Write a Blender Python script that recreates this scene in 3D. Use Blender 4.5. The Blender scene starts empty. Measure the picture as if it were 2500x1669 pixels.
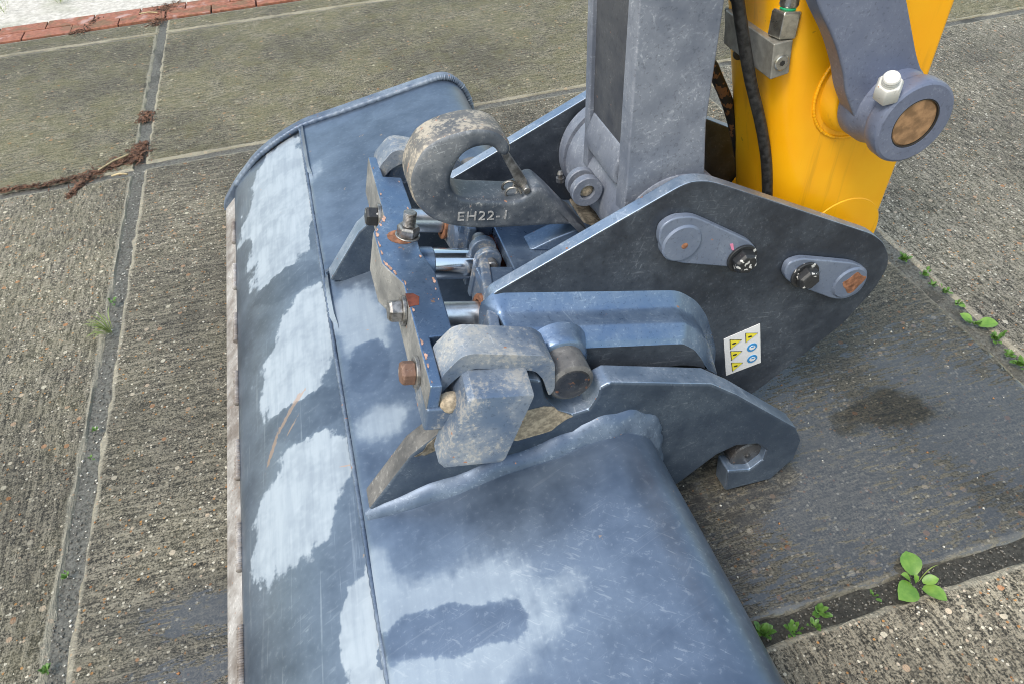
import bpy, bmesh, math, random
from mathutils import Vector, Matrix
R = math.radians
random.seed(7)
S = bpy.context.scene
COL = S.collection

# ------------------------------------------------------------------ camera, sky, sun, exposure
cam_d = bpy.data.cameras.new('camera'); cam = bpy.data.objects.new('camera', cam_d); COL.objects.link(cam)
cam_d.sensor_width = 36.0; cam_d.lens = 36.0 * 1773 / 2500; cam_d.clip_start = 0.02; cam_d.clip_end = 500
yaw, pitch, roll = R(13.475), R(44.043), R(3.76)
fw = Vector((math.sin(yaw) * math.cos(pitch), math.cos(yaw) * math.cos(pitch), -math.sin(pitch)))
rt = Vector((math.cos(yaw), -math.sin(yaw), 0)); dn = fw.cross(rt)
r2 = rt * math.cos(roll) + dn * math.sin(roll); d2 = dn * math.cos(roll) - rt * math.sin(roll)
cam.matrix_world = Matrix(((r2.x, -d2.x, -fw.x, 0), (r2.y, -d2.y, -fw.y, 0), (r2.z, -d2.z, -fw.z, 1.23), (0, 0, 0, 1)))
S.camera = cam
SUN_EL, SUN_AZ = R(57), R(235)          # azimuth clockwise from +Y
w = bpy.data.worlds.new('World'); S.world = w; w.use_nodes = True
wn = w.node_tree; bg = wn.nodes['Background']
sky = wn.nodes.new('ShaderNodeTexSky'); sky.sky_type = 'NISHITA'; sky.sun_disc = False
sky.sun_elevation = SUN_EL; sky.sun_rotation = SUN_AZ
sky.air_density = 2.2; sky.dust_density = 3.0; sky.ozone_density = 1.0
wn.links.new(sky.outputs[0], bg.inputs[0]); bg.inputs[1].default_value = 0.15
sd = bpy.data.lights.new('sun', 'SUN'); sd.energy = 1.35; sd.angle = R(14); sd.color = (1.0, 0.95, 0.88)
sun = bpy.data.objects.new('sun', sd); COL.objects.link(sun)
sv = Vector((math.sin(SUN_AZ) * math.cos(SUN_EL), math.cos(SUN_AZ) * math.cos(SUN_EL), math.sin(SUN_EL)))
sun.rotation_euler = sv.to_track_quat('Z', 'Y').to_euler(); sun.location = sv * 20
S.view_settings.view_transform = 'Standard'; S.view_settings.look = 'None'
S.view_settings.gamma = 1; S.view_settings.exposure = 0.68
S.render.engine = 'CYCLES'
S.cycles.filter_width = 1.0
S.cycles.max_bounces = 4; S.cycles.diffuse_bounces = 2; S.cycles.glossy_bounces = 2; S.cycles.transmission_bounces = 2

# ------------------------------------------------------------------ node helper
class NT:
    def __init__(s, name):
        s.m = bpy.data.materials.new(name); s.m.use_nodes = True; s.t = s.m.node_tree
        s.p = s.t.nodes['Principled BSDF']; s._pos = None
    def n(s, typ, ins=None, **kw):
        nd = s.t.nodes.new('ShaderNode' + typ)
        for k, v in kw.items(): setattr(nd, k, v)
        if ins:
            for k, v in ins.items(): s.set(nd, k, v)
        return nd
    def set(s, nd, k, v):
        if isinstance(v, bpy.types.NodeSocket): s.t.links.new(v, nd.inputs[k])
        else:
            if isinstance(v, tuple) and len(v) == 3 and nd.inputs[k].type == 'RGBA': v = v + (1,)
            nd.inputs[k].default_value = v
    @property
    def pos(s):
        if s._pos is None: s._pos = s.n('NewGeometry').outputs['Position']
        return s._pos
    def mapp(s, scale=(1, 1, 1), rot=(0, 0, 0), loc=(0, 0, 0), vec=None):
        return s.n('Mapping', {'Vector': vec or s.pos, 'Scale': tuple(1 / k for k in scale), 'Rotation': rot, 'Location': loc}, vector_type='TEXTURE').outputs[0]
    def noise(s, scale, detail=4, rough=.55, vec=None, dist=0):
        return s.n('TexNoise', {'Vector': vec or s.pos, 'Scale': scale, 'Detail': detail, 'Roughness': rough, 'Distortion': dist}).outputs[0]
    def vor(s, scale, vec=None, feature='F1', rnd=1):
        return s.n('TexVoronoi', {'Vector': vec or s.pos, 'Scale': scale, 'Randomness': rnd}, feature=feature)
    def ss(s, v, a, b):                       # smoothstep
        return s.n('MapRange', {0: v, 1: a, 2: b, 3: 0.0, 4: 1.0}, interpolation_type='SMOOTHSTEP').outputs[0]
    def math(s, op, a, b=0.0, c=0.0):
        return s.n('Math', {0: a, 1: b, 2: c}, operation=op, use_clamp=False).outputs[0]
    def mul(s, a, b): return s.math('MULTIPLY', a, b)
    def add(s, a, b): return s.math('ADD', a, b)
    def clamp(s, a): return s.n('Clamp', {0: a}).outputs[0]
    def mix(s, f, a, b, mode='MIX'):
        nd = s.n('Mix', None, data_type='RGBA', blend_type=mode); s.set(nd, 0, f); s.set(nd, 6, a); s.set(nd, 7, b); return nd.outputs[2]
    def mixf(s, f, a, b):
        nd = s.n('Mix', None, data_type='FLOAT'); s.set(nd, 0, f); s.set(nd, 2, a); s.set(nd, 3, b); return nd.outputs[0]
    def bump(s, h, strength=.3, dist=.002, normal=None):
        i = {'Height': h, 'Strength': strength, 'Distance': dist}
        if normal: i['Normal'] = normal
        return s.n('Bump', i).outputs[0]
    def sep(s):
        return s.n('SeparateXYZ', {0: s.pos}).outputs
    def blob(s, cx, cy, rx, ry, ang=0, warp=None):    # soft ellipse on the ground plan, 1 inside
        v = s.n('VectorMath', {0: s.pos, 1: (cx, cy, 0)}, operation='SUBTRACT').outputs[0]
        v = s.n('Mapping', {'Vector': v, 'Rotation': (0, 0, ang)}).outputs[0]
        v = s.n('VectorMath', {0: v, 1: (1 / rx, 1 / ry, 0)}, operation='MULTIPLY').outputs[0]
        l = s.n('VectorMath', {0: v}, operation='LENGTH').outputs['Value']
        return s.math('SUBTRACT', 1.0, l)
    def out(s, **kw):
        for k, v in kw.items(): s.set(s.p, k.replace('_', ' '), v)
        return s.m

def paint(name, base, dust=(.30, .30, .30), dust_amt=.5, rough=.38, rust=0.0, scratch=.5, spec=.5, edge=.0, streak=(1, 1, 1), rot=(0, 0, 0), seed=0, mud=None, mudamt=0, coat=0.0, chip=(.42, .2, .12), metal=0.0):
    """old machine paint: dusty film, fine scratches, worn corners, rust spots"""
    t = NT(name)
    v = t.mapp(loc=(seed * 1.7, seed * .9, seed * 2.3))
    big = t.noise(5.5, 3, .6, v); mid = t.noise(26, 3, .65, v); fine = t.noise(170, 2, .6, v)
    d = t.clamp(t.mul(t.ss(t.add(t.mul(big, .6), t.mul(mid, .4)), .36, .66), dust_amt))
    col = t.mix(d, base, dust)
    sc = None
    if scratch:                              # hair scratches in two directions plus pin-prick scuffs
        s1 = t.ss(t.noise(1.0, 2, .6, t.mapp((4.5, 260, 260), (.2, .15, .35 + seed), vec=v)), .62, .70)
        s2 = t.ss(t.noise(1.0, 2, .6, t.mapp((230, 6, 60), (.4, .3, -.35 + seed), vec=v)), .63, .71)
        sp_ = t.add(t.ss(fine, .58, .72), t.ss(t.noise(1.0, 2, .6, t.mapp((70, 260, 150), (.3, .1, -.7 + seed), vec=v)), .60, .70))
        sc = t.mul(t.clamp(t.add(t.mul(t.add(s1, s2), t.ss(big, .45, .62)), t.mul(sp_, .5))), t.mul(t.ss(mid, .34, .66), scratch))
        col = t.mix(t.mul(sc, .8), col, tuple(min(1, c * 1.25 + .12) for c in dust))
        col = t.mix(t.mul(t.ss(fine, .42, .30), .35), col, tuple(c * .45 for c in base))
    if mud:
        mk = t.mul(t.ss(t.add(t.mul(mid, .5), t.mul(fine, .5)), .62 - .25 * mudamt, .7 - .2 * mudamt), mudamt)
        col = t.mix(mk, col, mud)
    pt = t.n('NewGeometry').outputs['Pointiness']
    if edge:
        e = t.mul(t.ss(t.add(pt, t.mul(t.math('SUBTRACT', mid, .5), .12)), .53, .58), edge)
        col = t.mix(e, col, (.36, .36, .36))
    if rust:
        rn = t.noise(60, 2, .7, v); lim = .74 - .16 * rust
        col = t.mix(t.ss(rn, lim, lim + .035), col, chip)
    r = t.mixf(d, rough, min(.85, rough + .28))
    b = t.bump(mid, .3, .0012)
    return t.out(Base_Color=col, Roughness=r, Normal=b, Specular_IOR_Level=spec, Coat_Weight=coat, Coat_Roughness=.25, Metallic=t.mul(t.math('SUBTRACT', 1.0, t.mul(d, .75)), metal))

def plain(name, col, rough=.4, metal=0.0, var=.25, scale=40, bump=.2, spec=.5):
    t = NT(name); n = t.noise(scale, 5, .6)
    c = t.mix(t.ss(n, .35, .68), tuple(x * (1 - var) for x in col), tuple(min(1, x * (1 + var)) for x in col))
    return t.out(Base_Color=c, Roughness=t.mixf(n, rough * .8, min(1, rough * 1.25)), Metallic=metal, Normal=t.bump(n, bump, .0012), Specular_IOR_Level=spec)

# ------------------------------------------------------------------ mesh helpers
def thing(name, label, cat, loc=(0, 0, 0), group=None, kind=None):
    o = bpy.data.objects.new(name, None); COL.objects.link(o); o.location = loc; o.empty_display_size = .1
    o['label'] = label; o['category'] = cat
    if group: o['group'] = group
    return o
def obj(name, me, mat, parent=None, label=None, smooth=35, bevel=0, seg=2, kind=None, cat=None, group=None):
    if isinstance(me, bmesh.types.BMesh):
        m = bpy.data.meshes.new(name); bmesh.ops.recalc_face_normals(me, faces=me.faces); me.to_mesh(m); me.free(); me = m
    o = bpy.data.objects.new(name, me); COL.objects.link(o)
    if mat: me.materials.clear(); me.materials.append(mat)
    if parent:
        o.parent = parent
        o.matrix_parent_inverse = Matrix.Translation(-parent.location)      # part meshes are laid out in place; only the root carries an offset
    for p in me.polygons: p.use_smooth = True
    if smooth: me.set_sharp_from_angle(angle=R(smooth))
    if bevel:
        b = o.modifiers.new('bevel', 'BEVEL'); b.width = bevel; b.segments = seg; b.limit_method = 'ANGLE'; b.angle_limit = R(32); b.harden_normals = True
    for k, v in (('label', label), ('kind', kind), ('category', cat), ('group', group)):
        if v: o[k] = v
    return o
def edgefaces(o, m, m2=None, xlim=0):
    o.data.materials.append(m)
    if m2: o.data.materials.append(m2)
    for p in o.data.polygons:
        if abs(p.normal.y) < .5: p.material_index = 2 if m2 and p.center.x < xlim else 1
A = R(14.5); CU, SU = math.cos(A), math.sin(A)
def cu(u, w): return (u * CU + w * SU, -u * SU + w * CU)          # tilted coupler frame -> world X, Z
def uwv(u, y, w): x, z = cu(u, w); return Vector((x, y, z))
def uwl(l): return [cu(*p) for p in l]

def smoothpoly(pts, r=0.01, n=4, closed=True):
    """round the corners of a polygon"""
    out = []; N = len(pts)
    for i in range(N):
        p = Vector(pts[i]); a = Vector(pts[i - 1]) - p; b = Vector(pts[(i + 1) % N]) - p
        if not closed and i in (0, N - 1): out.append(tuple(p)); continue
        k = min(r, a.length * .45, b.length * .45); p0 = p + a.normalized() * k; p1 = p + b.normalized() * k
        for j in range(n + 1):
            s = j / n; q = p0 * (1 - s) ** 2 + p * 2 * s * (1 - s) + p1 * s * s; out.append(tuple(q))
    return out
def prism(pts, y0, y1, bm=None):
    """XZ outline extruded along Y"""
    bm = bm or bmesh.new()
    a = [bm.verts.new((x, y0, z)) for x, z in pts]; b = [bm.verts.new((x, y1, z)) for x, z in pts]
    N = len(pts)
    bm.faces.new(a); bm.faces.new(b[::-1])
    for i in range(N): bm.faces.new((a[i], b[i], b[(i + 1) % N], a[(i + 1) % N]))
    return bm
def loftrings(rings, bm=None, cap=True, close=True, concave=False):
    bm = bm or bmesh.new(); vs = [[bm.verts.new(p) for p in r] for r in rings]
    for a, b in zip(vs, vs[1:]):
        n = len(a)
        for i in range(n if close else n - 1): bm.faces.new((a[i], b[i], b[(i + 1) % n], a[(i + 1) % n]))
    if cap:
        for r in (vs[0], vs[-1]):
            if len(r) <= 64 and not concave: bm.faces.new(r)
            else:
                es = [bm.edges.get((r[i], r[(i + 1) % len(r)])) for i in range(len(r))]
                bmesh.ops.triangle_fill(bm, edges=es, use_beauty=True, use_dissolve=False)
    return bm
def frame(d):
    d = Vector(d).normalized(); u = d.orthogonal().normalized(); return u, d.cross(u)
def lathe(p0, p1, prof, n=32, bm=None, cap=True, ref=None):
    """prof: (t along axis in m, radius)"""
    p0, p1 = Vector(p0), Vector(p1); d = (p1 - p0).normalized(); u, v = frame(d)
    if ref: u = (Vector(ref) - d * d.dot(Vector(ref))).normalized(); v = d.cross(u)
    rings = [[p0 + d * t + (u * math.cos(2 * math.pi * i / n) + v * math.sin(2 * math.pi * i / n)) * r for i in range(n)] for t, r in prof]
    return loftrings(rings, bm, cap)
def cyl(p0, p1, r, n=32, ch=.002, bm=None, ref=None):
    L = (Vector(p1) - Vector(p0)).length; ch = min(ch, r * .4, L * .4)
    return lathe(p0, p1, [(0, r - ch), (ch, r), (L - ch, r), (L, r - ch)], n, bm, ref=ref)
def ringcyl(p0, p1, r0, r1, n=32, ch=.0015):
    L = (Vector(p1) - Vector(p0)).length; p0, p1 = Vector(p0), Vector(p1); d = (p1 - p0).normalized(); u, v = frame(d)
    prof = [(0, r0), (0, r1 - ch), (ch, r1), (L - ch, r1), (L, r1 - ch), (L, r0), (0, r0)]
    rings = [[p0 + d * t + (u * math.cos(2 * math.pi * i / n) + v * math.sin(2 * math.pi * i / n)) * r for i in range(n)] for t, r in prof]
    bm = loftrings(rings, None, False); bmesh.ops.remove_doubles(bm, verts=bm.verts, dist=1e-6); return bm
def tube(path, r, n=12, bm=None, jit=0.0, cap=True):
    path = [Vector(p) for p in path]; rings = []; u = None
    for i, p in enumerate(path):
        d = (path[min(i + 1, len(path) - 1)] - path[max(i - 1, 0)]).normalized()
        if u is None: u, _ = frame(d)
        u = (u - d * d.dot(u)).normalized(); v = d.cross(u)
        rr = (r[i] if isinstance(r, (list, tuple)) else r) * (1 + random.uniform(-jit, jit))
        rings.append([p + (u * math.cos(2 * math.pi * k / n) + v * math.sin(2 * math.pi * k / n)) * rr for k in range(n)])
    return loftrings(rings, bm, cap)
def spline(pts, n=8):
    pts = [Vector(p) for p in pts]; out = []
    P = [pts[0] * 2 - pts[1]] + pts + [pts[-1] * 2 - pts[-2]]
    for i in range(1, len(P) - 2):
        for j in range(n):
            t = j / n; a, b, c, d = P[i - 1:i + 3]
            out.append(.5 * ((2 * b) + (c - a) * t + (2 * a - 5 * b + 4 * c - d) * t * t + (3 * b - a - 3 * c + d) * t ** 3))
    out.append(pts[-1]); return out
def box(lo, hi, bm=None):
    bm = bm or bmesh.new(); r = bmesh.ops.create_cube(bm, size=1)
    for v in r['verts']: v.co = Vector([(lo[i] + hi[i]) / 2 + v.co[i] * (hi[i] - lo[i]) for i in range(3)])
    return bm
def obox(lo, hi):
    """box in the coupler frame: lo, hi = (u, y, w)"""
    bm = box(lo, hi)
    for v in bm.verts: v.co = uwv(v.co.x, v.co.y, v.co.z)
    return bm
def hexbolt(parent, p, d, r, h, mat, name='bolt', washer=None, dome=True, ref=None):
    p, d = Vector(p), Vector(d).normalized(); q = p
    if washer:
        obj('washer', cyl(p, p + d * .004, r * washer, 28, .001), mat, parent); q = p + d * .004
    b = obj(name, lathe(q, q + d * h, [(0, r), (h * .82, r), (h, r * .86)], 6, ref=ref), mat, parent, bevel=.0012, smooth=25)
    return b
def weld(parent, path, r, mat, name='weld_bead'):
    pts = spline(path, 14); rr = [r * (1 + .16 * math.sin(i * 2.1) + random.uniform(-.1, .1)) for i in range(len(pts))]
    return obj(name, tube(pts, rr, 8), mat, parent, smooth=80)

# ------------------------------------------------------------------ materials
def concrete(name, ang, tint=(1, 1, 1), moss=.3, groove=.6, wet=None, rough_agg=1.0, dark=1.0):
    t = NT(name)
    sp = t.vor(175, feature='F1'); cell = t.n('SeparateColor', {0: sp.outputs['Color']}).outputs
    big = t.noise(1.3, 3, .65); mid = t.noise(9, 3, .68); fine = t.noise(95, 3, .75); vf = t.noise(250, 2, .7)
    gr = t.noise(1.0, 3, .75, t.mapp((20, 100, 10), (0, 0, ang)))
    gr2 = t.noise(1.0, 3, .65, t.mapp((2.0, 38, 10), (0, 0, ang)))
    matrix = t.mix(t.ss(t.add(t.mul(vf, .38), t.add(t.mul(fine, .28), t.mul(gr, .34))), .42, .575), (.015, .0144, .012), (.315, .295, .248))
    matrix = t.mix(t.mul(t.ss(gr2, .42, .66), .42 * groove), matrix, (.075, .07, .058))
    # exposed aggregate
    isstone = t.mul(t.ss(cell[0], .72, .76), t.ss(t.math('SUBTRACT', 1.0, sp.outputs['Distance']), .45, .6))
    stone = t.n('ValToRGB', {0: cell[1]}).outputs[0]; cr = stone.node.color_ramp
    stops = [(0, (.03, .03, .027, 1)), (.35, (.12, .11, .09, 1)), (.6, (.33, .305, .245, 1)), (.82, (.75, .73, .66, 1)), (.91, (.30, .14, .06, 1)), (1, (.50, .26, .08, 1))]
    cr.elements[0].color = stops[0][1]; cr.elements[1].color = stops[-1][1]
    for p, c in stops[1:-1]: e = cr.elements.new(p); e.color = c
    col = t.mix(t.mul(isstone, .85 * rough_agg), matrix, stone)
    sp2 = t.vor(62); c2 = t.n('SeparateColor', {0: sp2.outputs['Color']}).outputs
    st2 = t.mul(t.ss(c2[0], .955, .965), t.ss(t.math('SUBTRACT', .42, sp2.outputs['Distance']), 0, .1))
    col = t.mix(st2, col, t.mix(c2[1], (.55, .53, .46), (.34, .15, .06)))
    # tonal clouds and moss
    col = t.mix(.85, col, t.mix(t.ss(big, .32, .68), (.52, .51, .48), (1.25, 1.23, 1.17)), 'MULTIPLY')
    mk = t.mul(t.ss(t.add(t.mul(big, .45), t.mul(mid, .55)), .40, .62), moss)
    col = t.mix(mk, col, t.mix(mid, (.080, .080, .028), (.155, .145, .058)))
    col = t.mix(1.0, col, tuple(c * dark for c in tint), 'MULTIPLY')
    edge = t.n('Attribute', attribute_name='edge').outputs['Fac']
    en = t.ss(t.add(edge, t.mul(t.math('SUBTRACT', mid, .5), 1.1)), .45, .95)
    col = t.mix(t.mul(en, .42), col, (.46, .43, .34))
    hgt = t.add(t.mul(gr, .3 + groove * .6), t.mul(fine, .5))
    rough = t.mixf(fine, .62, .95); bstr = .75
    if wet:
        m = None
        for b in wet:
            v = t.blob(*b); m = v if m is None else t.math('MAXIMUM', m, v)
        m = t.add(m, t.mul(t.math('SUBTRACT', t.noise(4.2, 4, .6), .5), 1.5))
        damp = t.ss(m, -.45, .25)
        col = t.mix(t.mul(damp, .78), col, t.mix(1.0, col, (.36, .36, .37), 'MULTIPLY'))
        stn = t.ss(t.add(t.blob(*STAIN), t.mul(t.math('SUBTRACT', mid, .5), 1.6)), .0, .5); col = t.mix(t.mul(stn, .75), col, t.mix(1.0, col, (.30, .25, .17), 'MULTIPLY'))
        rough = t.mixf(t.mul(damp, .8), rough, .42)
        lvl = t.add(t.mul(m, .26), .375)                       # water fills the lows first
        film = t.ss(t.math('SUBTRACT', lvl, t.add(t.mul(gr, .75), t.mul(fine, .25))), -.015, .02)
        film = t.mul(t.mul(film, t.ss(m, -.1, .15)), t.math('SUBTRACT', 1.0, stn))
        rough = t.mixf(film, rough, .06); bstr = t.mixf(film, .75, .04)
        col = t.mix(t.mul(film, .5), col, (.075, .075, .075))
    return t.out(Base_Color=col, Roughness=rough, Normal=t.bump(hgt, bstr, .008), Specular_IOR_Level=t.mixf(film, .45, 1.0) if wet else .45)

WET = [(1.22, .70, .60, .42, 0), (.80, .62, .65, .36, .1), (.60, .85, .45, .35, 0)]
STAIN = ([(0.984, 0.768)][0][0], [(0.984, 0.768)][0][1], .16, .075, .2)
WETL = [(-.40, .74, .20, .06, .1), (-.45, .64, .15, .05, .1)]
M = {}
M['con_main'] = concrete('concrete_broomed', 0.0, moss=.10, groove=.9, wet=WET + WETL, tint=(1.0, .985, .94), dark=.84)
M['con_left'] = concrete('concrete_broomed_along', R(90), moss=.18, groove=.8, tint=(1.02, 1.0, .95), dark=.90)
M['con_far'] = concrete('concrete_mossy', R(5), moss=.46, groove=.25, tint=(.97, .96, .86), rough_agg=.6, dark=.86)
M['con_right'] = concrete('concrete_right', R(90), moss=.12, groove=.4, dark=.86)
M['con_near'] = concrete('concrete_near', R(90), moss=.02, groove=.9, tint=(1.25, 1.2, 1.12))
t = NT('joint_sand'); n1 = t.noise(130, 4, .7); n2 = t.noise(7, 4)
c = t.mix(t.ss(n1, .3, .7), (.085, .08, .066), (.27, .255, .215)); c = t.mix(t.mul(t.ss(n2, .56, .70), .7), c, (.05, .046, .038))
wb = t.ss(t.add(t.blob(1.0, .42, 1.0, .14), t.mul(t.math('SUBTRACT', n2, .5), .8)), .0, .35); c = t.mix(t.mul(wb, .8), c, t.mix(1.0, c, (.22, .22, .21), 'MULTIPLY'))
M['sand'] = t.out(Base_Color=c, Roughness=.85, Normal=t.bump(n1, .6, .003))
t = NT('brick_red'); n1 = t.noise(60, 5, .65); n2 = t.noise(12, 4); oi = t.n('ObjectInfo').outputs['Random']
c = t.mix(t.ss(n1, .3, .7), (.17, .060, .035), (.36, .145, .085)); c = t.mix(t.mul(oi, .45), c, (.33, .13, .09)); c = t.mix(t.mul(t.ss(n2, .55, .7), .6), c, (.50, .38, .36))
c = t.mix(t.mul(t.ss(n2, .5, .36), .55), c, (.12, .10, .055))
M['brick'] = t.out(Base_Color=c, Roughness=.75, Normal=t.bump(n1, .5, .003))
t = NT('pavement_concrete'); n1 = t.noise(40, 5, .65); n2 = t.noise(3, 4)
c = t.mix(t.ss(n1, .3, .7), (.38, .37, .35), (.60, .59, .56)); c = t.mix(t.mul(t.ss(n2, .5, .7), .4), c, (.22, .24, .17))
M['pave'] = t.out(Base_Color=c, Roughness=.85, Normal=t.bump(n1, .4, .003))

def bucket_paint(name, pale, dark, scrapes, lo, hi, edge, pc, ss1=.5, ss2=.8):
    """satin slate paint with hard-edged pale patches of dried dust, brushed scratches, rusty scrapes"""
    t = NT(name)
    big = t.noise(3.2, 2, .6); mid = t.noise(15, 3, .65); fine = t.noise(120, 2, .65)
    slate = t.mix(t.ss(t.add(t.mul(big, .45), t.mul(mid, .55)), .28, .72), lo, hi)
    def union(bl_):
        m = None
        for b in bl_:
            q = t.blob(*b); m = q if m is None else t.math('MAXIMUM', m, q)
        return m
    stk = t.noise(1, 3, .6, t.mapp((70, 7, 40), (0, 0, -.05)))
    nz = t.add(t.add(t.mul(t.math('SUBTRACT', t.noise(10, 3, .55), .5), 1.6), t.mul(t.math('SUBTRACT', stk, .5), .35)), t.mul(t.math('SUBTRACT', fine, .5), .25))
    m = t.math('SUBTRACT', t.add(union(pale), nz), t.mul(t.ss(t.add(union(dark), t.mul(nz, -.7)), -.1, .35), 1.6))
    patch = t.ss(m, .0, edge); soft = t.ss(m, -.9, .5)
    s1 = t.ss(t.noise(1, 2, .6, t.mapp((4, 190, 60), (0, 0, .25)), dist=.6), .61, .72)
    s2 = t.ss(t.noise(1, 2, .6, t.mapp((170, 4, 60), (0, 0, -.06)), dist=.5), .61, .72)
    s3 = t.ss(t.noise(1, 2, .6, t.mapp((42, 230, 60), (0, 0, -.75))), .61, .70)
    s4 = t.ss(t.noise(1, 2, .6, t.mapp((60, 240, 60), (0, 0, .9), loc=(5, 3, 0))), .62, .71)
    fl = t.ss(t.add(t.blob(*FLECK), t.mul(t.math('SUBTRACT', big, .5), 2.0)), -.1, .7)
    sc = t.add(t.mul(t.clamp(t.add(t.mul(s1, ss1), t.mul(s2, ss2))), t.ss(t.add(t.mul(big, .5), t.mul(mid, .5)), .42, .60)), t.mul(t.clamp(t.add(s3, t.mul(s4, .4))), t.mul(fl, t.ss(mid, .38, .60))))
    sc = t.clamp(t.add(sc, t.mul(t.ss(fine, .58, .72), t.mixf(fl, .25, .6))))
    col = t.mix(t.mul(soft, .30), slate, (.30, .37, .45))
    col = t.mix(t.mul(patch, t.mul(t.mixf(t.ss(mid, .36, .60), .66, 1.0), t.mixf(t.ss(stk, .35, .62), .72, 1.0))), col, pc)
    col = t.mix(t.mul(sc, .32), col, (.44, .49, .54))
    ch2 = t.ss(t.noise(24, 4, .7, t.mapp((1, 1, 1), loc=(3, 1, 2))), .715, .735)
    col = t.mix(t.mul(ch2, .75), col, (.38, .28, .21))
    scr = None
    for b in scrapes:
        q = t.ss(t.add(t.blob(*b), t.mul(t.math('SUBTRACT', t.add(t.mul(fine, .5), t.mul(mid, .5)), .5), 2.2)), .25, .5); scr = q if scr is None else t.math('MAXIMUM', scr, q)
    col = t.mix(t.mul(scr, .7), col, (.40, .28, .21))
    r = t.mixf(patch, t.mixf(mid, .26, .42), .58)
    return t.out(Base_Color=col, Roughness=r, Normal=t.bump(t.add(t.mul(mid, .6), t.mul(fine, .4)), .26, .0016), Specular_IOR_Level=.6, Metallic=t.mixf(patch, .5, .1))
def bl(c, rx, ry, a=0.0): return (c[0][0], c[0][1], rx, ry, a)
FLECK = bl([(0.191, 0.376)], .30, .26)
PALE = [bl([(-0.181, 1.772)], .12, .36), bl([(-0.171, 1.163)], .10, .20, .25), bl([(-0.202, 0.792)], .095, .15, .25), bl([(-0.124, 0.495)], .038, .10), bl([(0.022, 0.497)], .16, .07, .2), bl([(-0.027, 0.406)], .20, .08), bl([(-0.088, 0.510)], .025, .14), bl([(-0.042, 1.135)], .07, .16), bl([(-0.041, 0.865)], .06, .05)]
DARK = [bl([(-0.173, 0.977)], .085, .055, .35), bl([(-0.038, 1.012)], .04, .075, .2), bl([(0.007, 0.455)], .11, .04, .2), bl([(-0.192, 1.406)], .09, .05, .3), bl([(-0.102, 1.510)], .02, .07)]
SCRAPE = [bl([(-0.251, 0.945)], .06, .006, R(-66)), bl([(-0.214, 1.001)], .06, .007, R(-50)), bl([(-0.189, 1.025)], .035, .004, R(-42)), bl([(-0.206, 0.968)], .03, .003, R(-50)), bl([(-0.109, 0.811)], .03, .003, R(20))]
M['bucket'] = bucket_paint('bucket_strip_paint', PALE, DARK, SCRAPE, (.062, .086, .125), (.140, .18, .24), .12, (.345, .40, .455))
M['bucket2'] = bucket_paint('bucket_sheet_paint', PALE, DARK, SCRAPE[-1:], (.070, .10, .152), (.15, .20, .28), .5, (.27, .33, .40), .35, .12)
M['bucket_rim'] = paint('bucket_rim_paint', (.085, .12, .185), (.28, .335, .40), .65, .40, .3, .6, seed=3, metal=.35)
M['blade'] = paint('worn_blade_steel', (.15, .125, .11), (.46, .45, .44), .9, .5, .5, .9, seed=4, chip=(.28, .18, .13))
M['ear'] = paint('ear_paint', (.050, .072, .110), (.115, .148, .19), .5, .34, 0, .7, seed=5, metal=.4)
M['black'] = paint('coupler_black_paint', (.023, .029, .041), (.08, .097, .123), .6, .33, 0, .5, seed=6)
M['cblue'] = paint('coupler_top_sky_paint', (.135, .205, .33), (.23, .295, .38), .45, .26, .12, .9, seed=7, metal=.7)  # blue base colour strengthens the sky reflected on upward faces
M['beam'] = paint('lock_beam_paint', (.14, .215, .345), (.24, .305, .40), .45, .28, .3, 1.0, seed=8, chip=(.42, .26, .20), metal=.75)
M['beamside'] = paint('lock_beam_mud', (.12, .125, .13), (.29, .29, .28), .9, .6, .3, .5, seed=8.5, mud=(.33, .31, .28), mudamt=.3)
M['hook'] = paint('cast_hook_steel', (.06, .075, .10), (.25, .265, .285), .75, .42, .25, 1.0, seed=9, mud=(.40, .34, .27), mudamt=.15, metal=.3)
M['hookrim'] = paint('worn_hook_rim', (.10, .105, .115), (.40, .36, .30), .9, .5, .5, 1.0, seed=9.5, chip=(.40, .25, .18), mud=(.50, .44, .35), mudamt=.6, metal=.1)
M['link'] = paint('link_grey_paint', (.14, .162, .215), (.29, .315, .37), .55, .38, 0, .9, seed=10, metal=.15)
M['linkdark'] = paint('link_web_dark', (.035, .04, .055), (.10, .105, .115), .5, .5, .1, .3, seed=11)  # web coloured darker than the link plates
M['side'] = paint('side_link_paint', (.14, .165, .245), (.24, .27, .35), .35, .36, .05, .45, seed=12, metal=.2)
M['mudpaint'] = paint('claw_muddy_paint', (.12, .17, .255), (.38, .395, .40), .8, .42, .1, .9, seed=13, mud=(.47, .43, .37), mudamt=.45, metal=.4)
t = NT('arm_yellow_paint'); n1 = t.noise(6, 3, .6); n2 = t.noise(1, 3, .65, t.mapp((55, 55, 3.5))); n3 = t.noise(70, 3, .65)
c = t.mix(t.ss(n1, .3, .7), (.93, .42, .005), (.99, .51, .012)); c = t.mix(t.mul(t.ss(n2, .55, .72), .30), c, (.42, .19, .02)); c = t.mix(t.mul(t.ss(n3, .64, .70), t.mul(t.ss(n1, .5, .6), .5)), c, (.30, .15, .03))
M['yellow'] = t.out(Base_Color=c, Roughness=t.mixf(n1, .24, .40), Normal=t.bump(n1, .15, .004), Specular_IOR_Level=.5)
M['retain'] = paint('retainer_paint', (.15, .185, .265), (.25, .29, .36), .4, .34, .05, .25, seed=15, metal=.2)
M['fillet'] = paint('weld_fillet_paint', (.075, .11, .175), (.18, .235, .31), .55, .36, .1, .8, seed=3.5, metal=.4)
M['pinmud'] = paint('muddy_pin_steel', (.075, .076, .08), (.24, .232, .22), .8, .5, .12, .9, seed=21)
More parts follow.
